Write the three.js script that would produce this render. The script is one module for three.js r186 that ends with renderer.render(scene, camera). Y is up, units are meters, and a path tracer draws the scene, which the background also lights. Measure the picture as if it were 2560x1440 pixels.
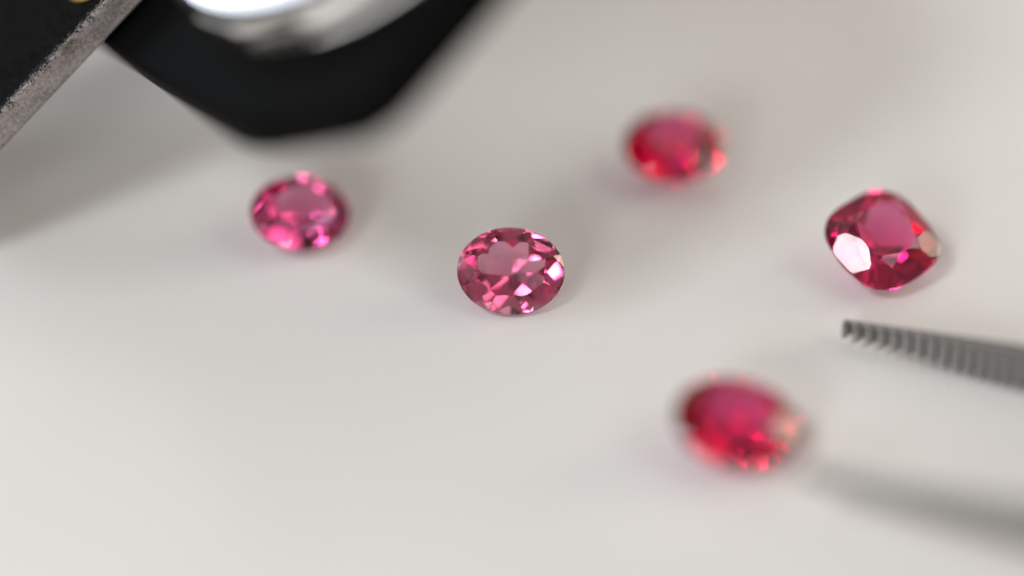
import * as THREE from 'three';
import { mergeGeometries, toCreasedNormals } from 'three/addons/utils/BufferGeometryUtils.js';
import { RectAreaLightUniformsLib } from 'three/addons/lights/RectAreaLightUniformsLib.js';

// ---------------------------------------------------------------- camera, light, exposure
const MM = 0.001, DIST = 294, FPX = 10667, PITCH = THREE.MathUtils.degToRad(37), FOCUS = -2.9;
const SP = Math.sin(PITCH), CP = Math.cos(PITCH);
const scene = new THREE.Scene();
scene.background = new THREE.Color().setRGB(0.28, 0.248, 0.216);
const camera = new THREE.PerspectiveCamera(2 * Math.atan(720 / FPX) * 180 / Math.PI, 16 / 9, 0.01, 20);
camera.position.set(0, DIST * SP * MM, DIST * CP * MM);
camera.lookAt(0, 0, 0);
camera.focus = (DIST + FOCUS) * MM;
camera.userData.fStop = 3.5;
RectAreaLightUniformsLib.init();
function areaLight(name, color, intensity, w, h, [x, y, z]) {
  const l = new THREE.RectAreaLight(new THREE.Color().setRGB(...color), intensity, w, h);
  l.name = name; l.position.set(x, y, z); l.lookAt(0, 0, 0); scene.add(l);
}
areaLight('window_light', [0.97, 0.99, 1.02], 29, 0.42, 0.52, [-1.0, 1.64, 0.9]);
areaLight('second_window_light', [0.97, 0.99, 1.02], 19, 0.54, 0.5, [-0.76, 0.66, 1.62]);
areaLight('side_window_light', [0.82, 0.96, 1.18], 5, 0.7, 0.6, [-1.6, 0.85, -0.1]);
areaLight('back_window_light', [0.88, 0.96, 1.1], 3.4, 1.1, 0.6, [-1.2, 0.52, -1.2]);
areaLight('far_ceiling_light', [1.0, 0.94, 0.86], 0.5, 1.5, 1.0, [0.15, 1.25, -0.8]);
areaLight('near_ceiling_light', [1.0, 0.94, 0.86], 2.0, 1.3, 0.8, [1.25, 1.15, 0.3]);
areaLight('desk_lamp_light', [1.0, 0.84, 0.64], 8, 0.3, 0.28, [0.88, 0.36, -0.28]);
const renderer = new THREE.WebGLRenderer({ antialias: true });
renderer.toneMapping = THREE.LinearToneMapping;
renderer.toneMappingExposure = 0.84;
renderer.shadowMap.enabled = true;

// ---------------------------------------------------------------- helpers
let seed = 7;
const rnd = () => { seed = (seed * 1664525 + 1013904223) >>> 0; return seed / 4294967296; };
const R = new THREE.Vector3(1, 0, 0), U = new THREE.Vector3(0, CP, -SP), B = new THREE.Vector3(0, SP, CP);
const V = (x, y, z) => new THREE.Vector3(x, y, z);
// a point (in mm) on the line of sight through a photo pixel, `off` mm beyond the plane of focus
function atDepth(px, py, off) {
  const d = DIST + FOCUS + off;
  return V(0, DIST * SP, DIST * CP).addScaledVector(B, -d).addScaledVector(R, (px - 1280) / FPX * d).addScaledVector(U, -(py - 720) / FPX * d);
}
// a point (in mm) `h` mm above the table on that line
function onTable(px, py, h = 0) {
  const eye = V(0, DIST * SP, DIST * CP), dir = atDepth(px, py, 0).sub(eye);
  return eye.addScaledVector(dir, (h - eye.y) / dir.y);
}
function noise2(w, h, cells, sd) {   // tiling value noise
  const g = new Float32Array(cells * cells); let s = sd;
  for (let i = 0; i < g.length; i++) { s = (s * 1664525 + 1013904223) >>> 0; g[i] = s / 4294967296; }
  const out = new Float32Array(w * h);
  for (let y = 0; y < h; y++) for (let x = 0; x < w; x++) {
    const fx = x / w * cells, fy = y / h * cells, ix = Math.floor(fx), iy = Math.floor(fy);
    let u = fx - ix, v = fy - iy; u = u * u * (3 - 2 * u); v = v * v * (3 - 2 * v);
    const at = (a, b) => g[((b + cells) % cells) * cells + (a + cells) % cells];
    out[y * w + x] = (at(ix, iy) * (1 - u) + at(ix + 1, iy) * u) * (1 - v) + (at(ix, iy + 1) * (1 - u) + at(ix + 1, iy + 1) * u) * v;
  }
  return out;
}
function texture(w, h, fn, srgb = false) {
  const d = new Uint8Array(w * h * 4);
  for (let y = 0; y < h; y++) for (let x = 0; x < w; x++) {
    const c = fn(x, y), i = (y * w + x) * 4;
    d[i] = c[0]; d[i + 1] = c[1]; d[i + 2] = c[2]; d[i + 3] = 255;
  }
  const t = new THREE.DataTexture(d, w, h); t.wrapS = t.wrapT = THREE.RepeatWrapping; t.magFilter = THREE.LinearFilter;
  if (srgb) t.colorSpace = THREE.SRGBColorSpace;
  t.needsUpdate = true; return t;
}
function shadows(o) { o.traverse((m) => { if (m.isMesh) m.castShadow = m.receiveShadow = true; }); return o; }
function part(name, geometry, material, parent) {
  const m = new THREE.Mesh(geometry, material); m.name = name; parent.add(m); return m;
}

// ---------------------------------------------------------------- table
{
  const n1 = noise2(1024, 1024, 9, 3), n2 = noise2(1024, 1024, 130, 5), n3 = noise2(1024, 1024, 420, 8);
  const col = texture(1024, 1024, (x, y) => { const i = y * 1024 + x, v = 231 + (n1[i] - 0.5) * 2.4 + (n3[i] - 0.5) * 1.2; return [v, v - 1.5, v - 4]; }, true);
  for (const t of [col]) t.repeat.set(10, 10);
  const g = new THREE.BoxGeometry(0.9, 0.02, 0.7);
  const t = new THREE.Mesh(g, new THREE.MeshPhysicalMaterial({ color: 0xffffff, map: col, roughness: 0.28, specularIntensity: 1, ior: 1.58 }));
  t.name = 'tabletop'; t.position.set(0, -0.01, 0); t.userData = { kind: 'structure', label: 'smooth white satin tabletop under the gemstones', category: 'tabletop' };
  scene.add(shadows(t));
}

// ---------------------------------------------------------------- gemstones, cut plane by plane
// faces: arrays of points of a convex solid; cut away everything on the outer side of the plane n.p = d
function cut(faces, n, d) {
  const out = [], rim = [];
  for (const f of faces) {
    const q = [];
    for (let i = 0; i < f.length; i++) {
      const a = f[i], b = f[(i + 1) % f.length], da = n.dot(a) - d, db = n.dot(b) - d;
      if (da <= 1e-9) q.push(a);
      if ((da < -1e-9 && db > 1e-9) || (da > 1e-9 && db < -1e-9)) { const c = a.clone().lerp(b, da / (da - db)); q.push(c); rim.push(c); }
      else if (Math.abs(da) <= 1e-9) rim.push(a);
    }
    if (q.length > 2) out.push(q);
  }
  if (rim.length > 2) {
    const c = rim.reduce((s, p) => s.add(p), V(0, 0, 0)).divideScalar(rim.length);
    const e1 = rim.find((p) => p.distanceTo(c) > 1e-7).clone().sub(c).normalize(), e2 = n.clone().cross(e1);
    const ang = (p) => Math.atan2(p.clone().sub(c).dot(e2), p.clone().sub(c).dot(e1));
    const s = rim.map((p) => [ang(p), p]).sort((a, b) => a[0] - b[0]).map((x) => x[1]);
    const cap = s.filter((p, i) => p.distanceTo(s[(i + 1) % s.length]) > 1e-7);
    if (cap.length > 2) out.push(cap);
  }
  return out;
}
// outline(t) -> [x, z] in mm; rows: crown / pavilion facet rows { n, turn, angle, lift }
function gemGeometry({ a, b, power = 2, spin = 0, girdle = 0.16, crown, pav, rows, sides = 96, wobble = 1.0, phase = 0 }) {
  const ring = [];
  for (let i = 0; i < sides; i++) {
    const t = i / sides * 2 * Math.PI, c = Math.cos(t), s = Math.sin(t);
    const x = a * Math.sign(c) * Math.pow(Math.abs(c), 2 / power), z = b * Math.sign(s) * Math.pow(Math.abs(s), 2 / power);
    ring.push([x * Math.cos(spin) - z * Math.sin(spin), x * Math.sin(spin) + z * Math.cos(spin)]);
  }
  const H = 8, lo = ring.map(([x, z]) => V(x, -H, z)), hi = ring.map(([x, z]) => V(x, H, z));
  let faces = [hi.slice().reverse(), lo.slice()];
  for (let i = 0; i < sides; i++) { const j = (i + 1) % sides; faces.push([lo[i], hi[i], hi[j], lo[j]]); }
  const support = (x, z) => Math.max(...ring.map(([p, q]) => p * x + q * z));
  for (const r of rows) for (let k = 0; k < r.n; k++) {
    const az = ((k + r.turn) / r.n) * 2 * Math.PI + phase + (rnd() - 0.5) * 0.03 * wobble;
    // facets are laid out on a round stone and stretched to the outline, so long sides stay in step
    let cx = Math.cos(az) / a, cz = Math.sin(az) / b; const l = Math.hypot(cx, cz); cx /= l; cz /= l;
    const wx = cx * Math.cos(spin) - cz * Math.sin(spin), wz = cx * Math.sin(spin) + cz * Math.cos(spin);
    const reach = support(wx, wz);
    // `angle` is the slope over the mean radius; the true slope follows the local reach, so facets meet at the same height
    const slope = Math.atan(Math.tan(r.angle * Math.PI / 180) * Math.sqrt(a * b) / reach) + (rnd() - 0.5) * 0.012 * wobble;
    const n = V(wx * Math.sin(slope), (r.down ? -1 : 1) * Math.cos(slope), wz * Math.sin(slope));
    const y = girdle / 2 + (r.lift || 0) + (rnd() - 0.5) * 0.03 * wobble;
    faces = cut(faces, n, Math.sin(slope) * reach * (r.at || 1) + Math.cos(slope) * y);
  }
  faces = cut(faces, V((rnd() - 0.5) * 0.01, 1, (rnd() - 0.5) * 0.01).normalize(), crown + girdle / 2);
  if (pav) faces = cut(faces, V(0, -1, 0), pav + girdle / 2);
  const pos = [];
  for (const f of faces) {
    const n = V(0, 0, 0); // outward winding
    for (let i = 0; i < f.length; i++) n.add(f[i].clone().cross(f[(i + 1) % f.length]));
    const c = f.reduce((s, p) => s.add(p), V(0, 0, 0)).divideScalar(f.length), g = n.dot(c.clone().add(V(0, 0.4, 0))) < 0 ? f.slice().reverse() : f;
    for (let i = 1; i + 1 < g.length; i++) for (const p of [g[0], g[i], g[i + 1]]) pos.push(p.x * MM, p.y * MM, p.z * MM);
  }
  const geo = new THREE.BufferGeometry();
  geo.setAttribute('position', new THREE.Float32BufferAttribute(pos, 3));
  geo.computeVertexNormals();
  return geo;
}
const seeded = (n) => { seed = n; for (let i = 0; i < 5; i++) rnd(); return {}; };
const gemMaterial = (tint, depth, ior = 1.72) => new THREE.MeshPhysicalMaterial({
  color: 0xffffff, roughness: 0, metalness: 0, transmission: 1, thickness: 0.004, ior, attenuationColor: new THREE.Color().setRGB(...tint), attenuationDistance: depth * MM,
});
// stand a stone on the table: axis leaned by `lean` degrees towards compass `to` (0 = camera side, 90 = right), seen centred on a pixel
function placeGem(name, geo, mat, px, py, lean, to, spin, label, group) {
  const m = new THREE.Mesh(geo, mat); m.name = name;
  const l = THREE.MathUtils.degToRad(lean), t = THREE.MathUtils.degToRad(to);
  const axis = V(Math.sin(l) * Math.sin(t), Math.cos(l), Math.sin(l) * Math.cos(t));
  m.quaternion.setFromUnitVectors(V(0, 1, 0), axis).multiply(new THREE.Quaternion().setFromAxisAngle(V(0, 1, 0), THREE.MathUtils.degToRad(spin)));
  const p = geo.attributes.position, v = V(0, 0, 0); let low = 1;
  for (let i = 0; i < p.count; i++) { v.fromBufferAttribute(p, i).applyQuaternion(m.quaternion); low = Math.min(low, v.y); }
  const at = onTable(px, py, -low / MM);
  m.position.copy(at.multiplyScalar(MM));
  m.userData = { label, category: 'gemstone', group };
  scene.add(shadows(m)); return m;
}
const brilliant = (c, p, o = {}) => [
  { n: 16, turn: 0.5, angle: c + 6 }, { n: 8, turn: 0, angle: c }, { n: 8, turn: 0.5, angle: c - 13, lift: o.star ?? 0.42 },
  { n: 16, turn: 0.5, angle: p + 14, down: 1 }, { n: 8, turn: 0, angle: p + 2, down: 1, lift: 0.14 }, { n: 8, turn: 0.5, angle: p - 6, down: 1, lift: 0.42 },
];
const mixed = (c, p) => [
  { n: 16, turn: 0.5, angle: c + 6 }, { n: 8, turn: 0, angle: c }, { n: 8, turn: 0.5, angle: c - 13, lift: 0.36 },
  { n: 18, turn: 0.5, angle: p + 16, down: 1 }, { n: 10, turn: 0, angle: p + 6, down: 1, lift: 0.12 }, { n: 10, turn: 0.5, angle: p - 1, down: 1, lift: 0.36 }, { n: 6, turn: 0.25, angle: p - 9, down: 1, lift: 0.72 },
];
const GROUP = 'faceted gemstones on the tabletop';
placeGem('gemstone', gemGeometry({ ...seeded(388), a: 3.68, b: 3.03, crown: 0.85, wobble: 1.9, rows: brilliant(34, 42) }), gemMaterial([0.985, 0.18, 0.39], 7.6),
  1277, 678, 42, 4, 0, 'bright pink oval gemstone with crisp white flashes, between the other four stones', GROUP);
placeGem('gemstone_001', gemGeometry({ ...seeded(194), a: 3.5, b: 2.95, crown: 1.1, wobble: 1.8, rows: brilliant(36, 39) }), gemMaterial([0.96, 0.11, 0.37], 7.4),
  750, 533, 25, 24, 12, 'magenta pink oval gemstone beside the black magnifier', GROUP);
placeGem('gemstone_002', gemGeometry({ ...seeded(97), a: 3.5, b: 3.15, crown: 1.1, rows: brilliant(36, 42) }), gemMaterial([0.87, 0.04, 0.27], 3.5),
  1682, 365, 17, 8, 4, 'smaller dark red oval gemstone set apart beyond the pink oval and cushion cut stones', GROUP);
placeGem('gemstone_003', gemGeometry({ ...seeded(194), a: 3.6, b: 3.65, power: 2.9, crown: 1.2, wobble: 1.8, rows: brilliant(36, 41) }), gemMaterial([0.92, 0.075, 0.32], 5.6),
  2205, 600, 23.5, 22, 39, 'deep pink cushion cut gemstone with one large pale facet, beyond the serrated tweezer tip', GROUP);
placeGem('gemstone_004', gemGeometry({ ...seeded(291), a: 4.15, b: 3.35, crown: 1.2, wobble: 2, rows: brilliant(36, 40) }), gemMaterial([0.88, 0.04, 0.28], 4),
  1842, 1055, 21, 20, -8, 'larger cherry red oval gemstone beside the tip of the smooth tweezer arm', GROUP);

// ---------------------------------------------------------------- folding magnifier
{
  const loupe = new THREE.Group(); loupe.name = 'folding_magnifier';
  loupe.userData = { label: 'black folding hand magnifier with chrome lens ring and worn cover plate', category: 'magnifier' };
  // its own axes: u runs down the cover's worn edge, w points out across that edge, n stands off the plates
  const T = THREE.MathUtils.degToRad(56), O = atDepth(127, 148, 0);
  const imgW = R.clone().multiplyScalar(0.727).addScaledVector(U, -0.687), u = R.clone().multiplyScalar(-0.687).addScaledVector(U, -0.727);
  const w = imgW.clone().multiplyScalar(Math.cos(T)).addScaledVector(B, Math.sin(T));
  const n = w.clone().cross(u).normalize(); if (n.dot(B) < 0) n.negate();
  // group matrix: x = w, y = n, z = w x n
  const z = w.clone().cross(n);
  loupe.matrix.makeBasis(w, n, z).setPosition(O.clone().multiplyScalar(MM)); loupe.matrix.decompose(loupe.position, loupe.quaternion, loupe.scale);
  scene.add(loupe);
  const inv = new THREE.Matrix4().makeBasis(w, n, z).setPosition(O).invert();
  const local = (px, py, h) => {   // where a pixel's line of sight meets the plane at height h (mm) over the cover's top face
    const eye = V(0, DIST * SP, DIST * CP).applyMatrix4(inv), p = atDepth(px, py, 0).applyMatrix4(inv).sub(eye);
    return eye.addScaledVector(p, (h - eye.y) / p.y);
  };
  // rounded outline from corners (x, z in mm)
  const outline = (pts, radius) => {
    const s = new THREE.Shape();
    pts.forEach((p, i) => {
      const a = pts[(i + pts.length - 1) % pts.length], b = pts[(i + 1) % pts.length], r = radius[i] ?? radius[0];
      const da = new THREE.Vector2(a.x - p.x, a.y - p.y).normalize().multiplyScalar(r), db = new THREE.Vector2(b.x - p.x, b.y - p.y).normalize().multiplyScalar(r);
      if (i) s.lineTo(p.x + da.x, p.y + da.y); else s.moveTo(p.x + da.x, p.y + da.y);
      s.quadraticCurveTo(p.x, p.y, p.x + db.x, p.y + db.y);
    });
    return s;
  };
  const slab = (shape, top, thick, bevel, holes = []) => {   // extruded along n, from top - thick to top
    shape.holes.push(...holes);
    const g = new THREE.ExtrudeGeometry(shape, { depth: thick - 2 * bevel, bevelEnabled: true, bevelThickness: bevel, bevelSize: bevel, bevelOffset: -bevel, bevelSegments: 4, curveSegments: 40 });
    g.rotateX(-Math.PI / 2); g.scale(1, 1, 1);             // shape (x, y) -> (x, -z), depth -> y
    g.translate(0, top - thick + bevel, 0); g.scale(MM, MM, MM);
    return g;
  };
  const S = (p) => new THREE.Vector2(p.x, -p.z);
  const na = noise2(1024, 1024, 40, 11), nb = noise2(1024, 1024, 190, 12), nc = noise2(1024, 1024, 420, 13);
  const blackBump = texture(1024, 1024, (x, y) => { const i = y * 1024 + x, v = 120 + (nb[i] - 0.5) * 90 + (nc[i] - 0.5) * 90; return [v, v, v]; });
  const black = new THREE.MeshPhysicalMaterial({ color: new THREE.Color().setRGB(0.006, 0.006, 0.006), roughness: 0.55, specularIntensity: 0.2 });
  const glossBlack = new THREE.MeshPhysicalMaterial({ color: new THREE.Color().setRGB(0.004, 0.0042, 0.004), roughness: 0.4, specularIntensity: 0.015 });
  // paint worn off the cover's rim: bare grey metal, with a ragged, speckled boundary near the arris
  const THICK = 2.1;
  // uv of the cover: u along z, v across: 0..1 covers 0..8 mm, measured round the arris
  const wear = texture(2048, 1024, (x, y) => {
    const mm = y / 1024 * 8 - 4;                             // < 0 on the top face, > 0 down the rim
    const i = (y % 1024) * 1024 + (x % 1024), j = ((y * 2) % 1024) * 1024 + ((x * 2) % 1024);
    const grain = (na[i] - 0.5) * 0.7 + (nb[i] - 0.5) * 0.9 + (nc[i] - 0.5) * 0.9 + (nc[j] - 0.5) * 0.6;
    const bare = mm * 1.9 + 0.3 + grain * 1.9;
    const k = Math.min(1, Math.max(0, bare * 2.2 + 0.5));
    const dot = nb[j] * 0.6 + nc[i] * 0.4 > 0.83 && mm < 1.6 ? 0.35 : 1;
    const st = na[(Math.floor(y / 3) % 1024) * 1024 + (Math.floor(x / 12) % 1024)];
    const v = 128 + (na[i] - 0.5) * 26 + (st - 0.5) * 34 + (nb[i] - 0.5) * 44 + (nc[j] - 0.5) * 44;
    const m = (c) => Math.max(0, (9 + (c - 9) * k) * (k > 0.5 ? dot : 1));
    return [m(v + 3), m(v - 4), m(v - 8)];
  }, true);
  const wearRough = texture(512, 512, (x, y) => { const v = 190 + (nb[y * 1024 + x] - 0.5) * 70; return [v, v, v]; });
  const cover = new THREE.MeshPhysicalMaterial({ map: wear, roughness: 0.8, roughnessMap: wearRough, bumpMap: blackBump, bumpScale: 0.00003, specularIntensity: 0.04 });
  {
    // the cover plate: a long rounded plate; its near long edge is the line w = 0
    const s = outline([[0, 14], [0, -14], [-17, -14], [-17, 14]].map(([x, zz]) => new THREE.Vector2(x, -zz)), [2.2]);
    const g = slab(s, 0, THICK, 0.3);
    const p = g.attributes.position, uv = new Float32Array(p.count * 2);
    for (let i = 0; i < p.count; i++) {
      const x = p.getX(i) / MM, y = p.getY(i) / MM, zz = p.getZ(i) / MM;
      const across = x > -6 ? (y > -0.02 ? x : -y + Math.min(0, x) * 0.2) : -4;   // mm round the arris
      uv[2 * i] = zz / 16; uv[2 * i + 1] = (Math.max(-3.9, Math.min(3.9, across)) + 4) / 8;
    }
    g.setAttribute('uv', new THREE.BufferAttribute(uv, 2));
    part('cover_plate', g, cover, loupe);
    const rv = local(250, -84, 0);
    const rg = new THREE.LatheGeometry([[0, 0.75], [1.2, 0.7], [2.2, 0.5], [2.8, 0.25], [3.05, 0.02], [3.05, -0.3]].map(([r, y]) => new THREE.Vector2(r * MM, y * MM)), 64);
    rg.translate(rv.x * MM, 0.00005, rv.z * MM);
    part('rivet', rg, new THREE.MeshPhysicalMaterial({ color: new THREE.Color().setRGB(0.62, 0.4, 0.1), metalness: 1, roughness: 0.36 }), loupe).userData.label = 'round brass rivet head';
  }
  const HT = -THICK - 0.5, HD = 3.0;   // housing: top face and thickness
  {
    const c = local(945, -385, HT), r = 17.2;
    const corner = [[60, -30], [566, 322], [895, 286], [1290, -170], [1600, -650], [1500, -1050], [700, -1150], [160, -480]].map(([x, y]) => S(local(x, y, HT)));
    const hole = new THREE.Path(); hole.absarc(c.x, -c.z, r - 1.6, 0, Math.PI * 2, true);
    const g = slab(outline(corner, [2.5, 3, 3.2, 4, 3, 3, 3, 3]), HT, HD, 0.5, [hole]);
    part('lens_housing', g, glossBlack, loupe);
    const pv = local(250, -84, 0);   // the spacer the rivet goes through, between cover and housing
    const sp = new THREE.CylinderGeometry(3.4 * MM, 3.4 * MM, 0.9 * MM, 48); sp.translate(pv.x * MM, (-THICK - 0.3) * MM, pv.z * MM);
    part('spacer', sp, black, loupe);
    const lathe = (pts, seg = 128) => { const l = new THREE.LatheGeometry(pts.map(([a, b]) => new THREE.Vector2(a * MM, b * MM)), seg); l.translate(c.x * MM, HT * MM, c.z * MM); return toCreasedNormals(l, 0.6); };
    const chrome = new THREE.MeshPhysicalMaterial({ color: new THREE.Color().setRGB(0.72, 0.7, 0.67), metalness: 1, roughness: 0.13 });
    part('chrome_ring', lathe([[r - 1.5, -0.6], [r, -0.6], [r, 0.1], [r - 0.12, 0.3], [r - 0.3, 2.2], [r - 0.5, 2.4], [r - 1.5, 2.4], [r - 1.5, -0.6]]), chrome, loupe);
    part('black_rim', lathe([[r - 1.15, 2.2], [r - 1.15, 3.3], [r - 1.0, 3.5], [r - 0.65, 3.5], [r - 0.5, 3.3], [r - 0.45, 2.45], [r - 0.6, 2.2], [r - 1.15, 2.2]]), black, loupe);
    const lr = r - 1.1, dome = [];
    for (let i = 0; i <= 16; i++) dome.push([lr * i / 16, 3.3 - 0.3 * (i / 16) ** 2]);
    for (let i = 16; i >= 0; i--) dome.push([lr * i / 16, 2.2 + 0.2 * (i / 16) ** 2]);
    part('glass_lens', lathe(dome), new THREE.MeshPhysicalMaterial({ color: 0xffffff, transmission: 1, thickness: 0.004, roughness: 0, ior: 1.52 }), loupe);
  }
  shadows(loupe);
}

// ---------------------------------------------------------------- tweezers
{
  const tw = new THREE.Group(); tw.name = 'tweezers';
  tw.userData = { label: 'open steel tweezers lying on their side, inner face of one arm serrated', category: 'tweezers' };
  scene.add(tw);
  const steel = new THREE.MeshPhysicalMaterial({ color: new THREE.Color().setRGB(0.28, 0.272, 0.262), metalness: 1, roughness: 0.5 });
  const tipFar = onTable(2106, 817, 1.3), aimFar = onTable(2560, 927, 1.3), tipNear = onTable(2004, 1184, 4.4), aimNear = onTable(2560, 1310, 4.4);
  const ROLL = THREE.MathUtils.degToRad(6), LEN = 110, N = 44, BEND = 4.4, PITCHT = 0.88;
  const halfAt = (s) => Math.min(4.2, 0.45 + s * 0.08), thickAt = (s) => Math.min(1.3, 0.35 + s * 0.03);
  function arm(tip, aim, side) {
    const dir = aim.clone().sub(tip); dir.y = 0; dir.normalize();
    const flat = V(-dir.z, 0, dir.x).multiplyScalar(side);                                  // away from the other arm, level
    const toCam = V(-dir.z, 0, dir.x);
    const face = toCam.clone().multiplyScalar(Math.cos(ROLL)).add(V(0, Math.sin(ROLL), 0)); // the rolled tweezers' closing direction
    const out = face.clone().multiplyScalar(side), up = V(0, Math.cos(ROLL), 0).addScaledVector(toCam, -Math.sin(ROLL));
    const at = (s) => tip.clone().addScaledVector(dir, s).addScaledVector(out, -BEND * Math.pow(Math.max(0, s - 15) / 95, 2)).add(V(0, 0.9 * Math.min(1, s / 80), 0));
    const pos = [], idx = [], ch = 0.08;
    for (let i = 0; i <= N; i++) {
      const s = i / N * LEN, p = at(s), h = halfAt(s) * (side > 0 ? 0.82 : 1), t = thickAt(s);
      for (const [o, y] of [[0, -h + ch], [0, h - ch], [ch, h], [t - ch, h], [t, h - ch], [t, -h + ch], [t - ch, -h], [ch, -h]]) {
        const q = p.clone().addScaledVector(out, o).addScaledVector(up, y); pos.push(q.x * MM, q.y * MM, q.z * MM);
      }
    }
    for (let i = 0; i < N; i++) for (let k = 0; k < 8; k++) {
      const a = i * 8 + k, b = i * 8 + (k + 1) % 8, c = a + 8, d = b + 8;
      if (side > 0) idx.push(a, b, c, b, d, c); else idx.push(a, c, b, b, c, d);
    }
    for (let k = 1; k < 7; k++) { idx.push(...(side > 0 ? [0, k + 1, k] : [0, k, k + 1])); const e = N * 8; idx.push(...(side > 0 ? [e, e + k, e + k + 1] : [e, e + k + 1, e + k])); }
    let g = new THREE.BufferGeometry(); g.setAttribute('position', new THREE.Float32BufferAttribute(pos, 3)); g.setIndex(idx);
    const mesh = part('arm', toCreasedNormals(g, 0.5), steel, tw);
    for (let k = 0; k < 30; k++) {                                                            // ridges cut across the inner face
      const s = 0.35 + k * PITCHT, c = at(s), h = halfAt(s) * (side > 0 ? 0.82 : 1) - 0.02, a = PITCHT * 0.25, d = 0.65, P = [];
      for (const y of [-h, h]) for (const [o, q] of [[-a, 0.02], [-a * 0.8, -d], [a * 0.8, -d], [a, 0.02]]) P.push(c.clone().addScaledVector(dir, o).addScaledVector(out, q).addScaledVector(up, y));
      const f = [[0, 1, 2], [0, 2, 3], [4, 6, 5], [4, 7, 6], [0, 4, 5], [0, 5, 1], [1, 5, 6], [1, 6, 2], [2, 6, 7], [2, 7, 3]], tp = [];
      for (const t of f) for (const i of t) tp.push(P[i].x * MM, P[i].y * MM, P[i].z * MM);
      g = new THREE.BufferGeometry(); g.setAttribute('position', new THREE.Float32BufferAttribute(tp, 3)); g.computeVertexNormals();
      part('tooth', g, steel, mesh);
    }
    return { mesh, end: at(LEN), dir };
  }
  const far = arm(tipFar, aimFar, -1), near = arm(tipNear, aimNear, 1);
  far.mesh.userData.label = 'tapering arm with its serrated inner face showing';
  // the arms meet in a block at the handle end
  const mid = far.end.clone().lerp(near.end, 0.5), gap = far.end.distanceTo(near.end);
  const j = part('joint', new THREE.BoxGeometry(14 * MM, 8.2 * MM, (gap + 2) * MM), steel, tw);
  j.position.copy(mid).multiplyScalar(MM); j.rotation.set(-ROLL, -Math.atan2(far.dir.z, far.dir.x), 0, 'YXZ');
  shadows(tw);
}
renderer.render(scene, camera);
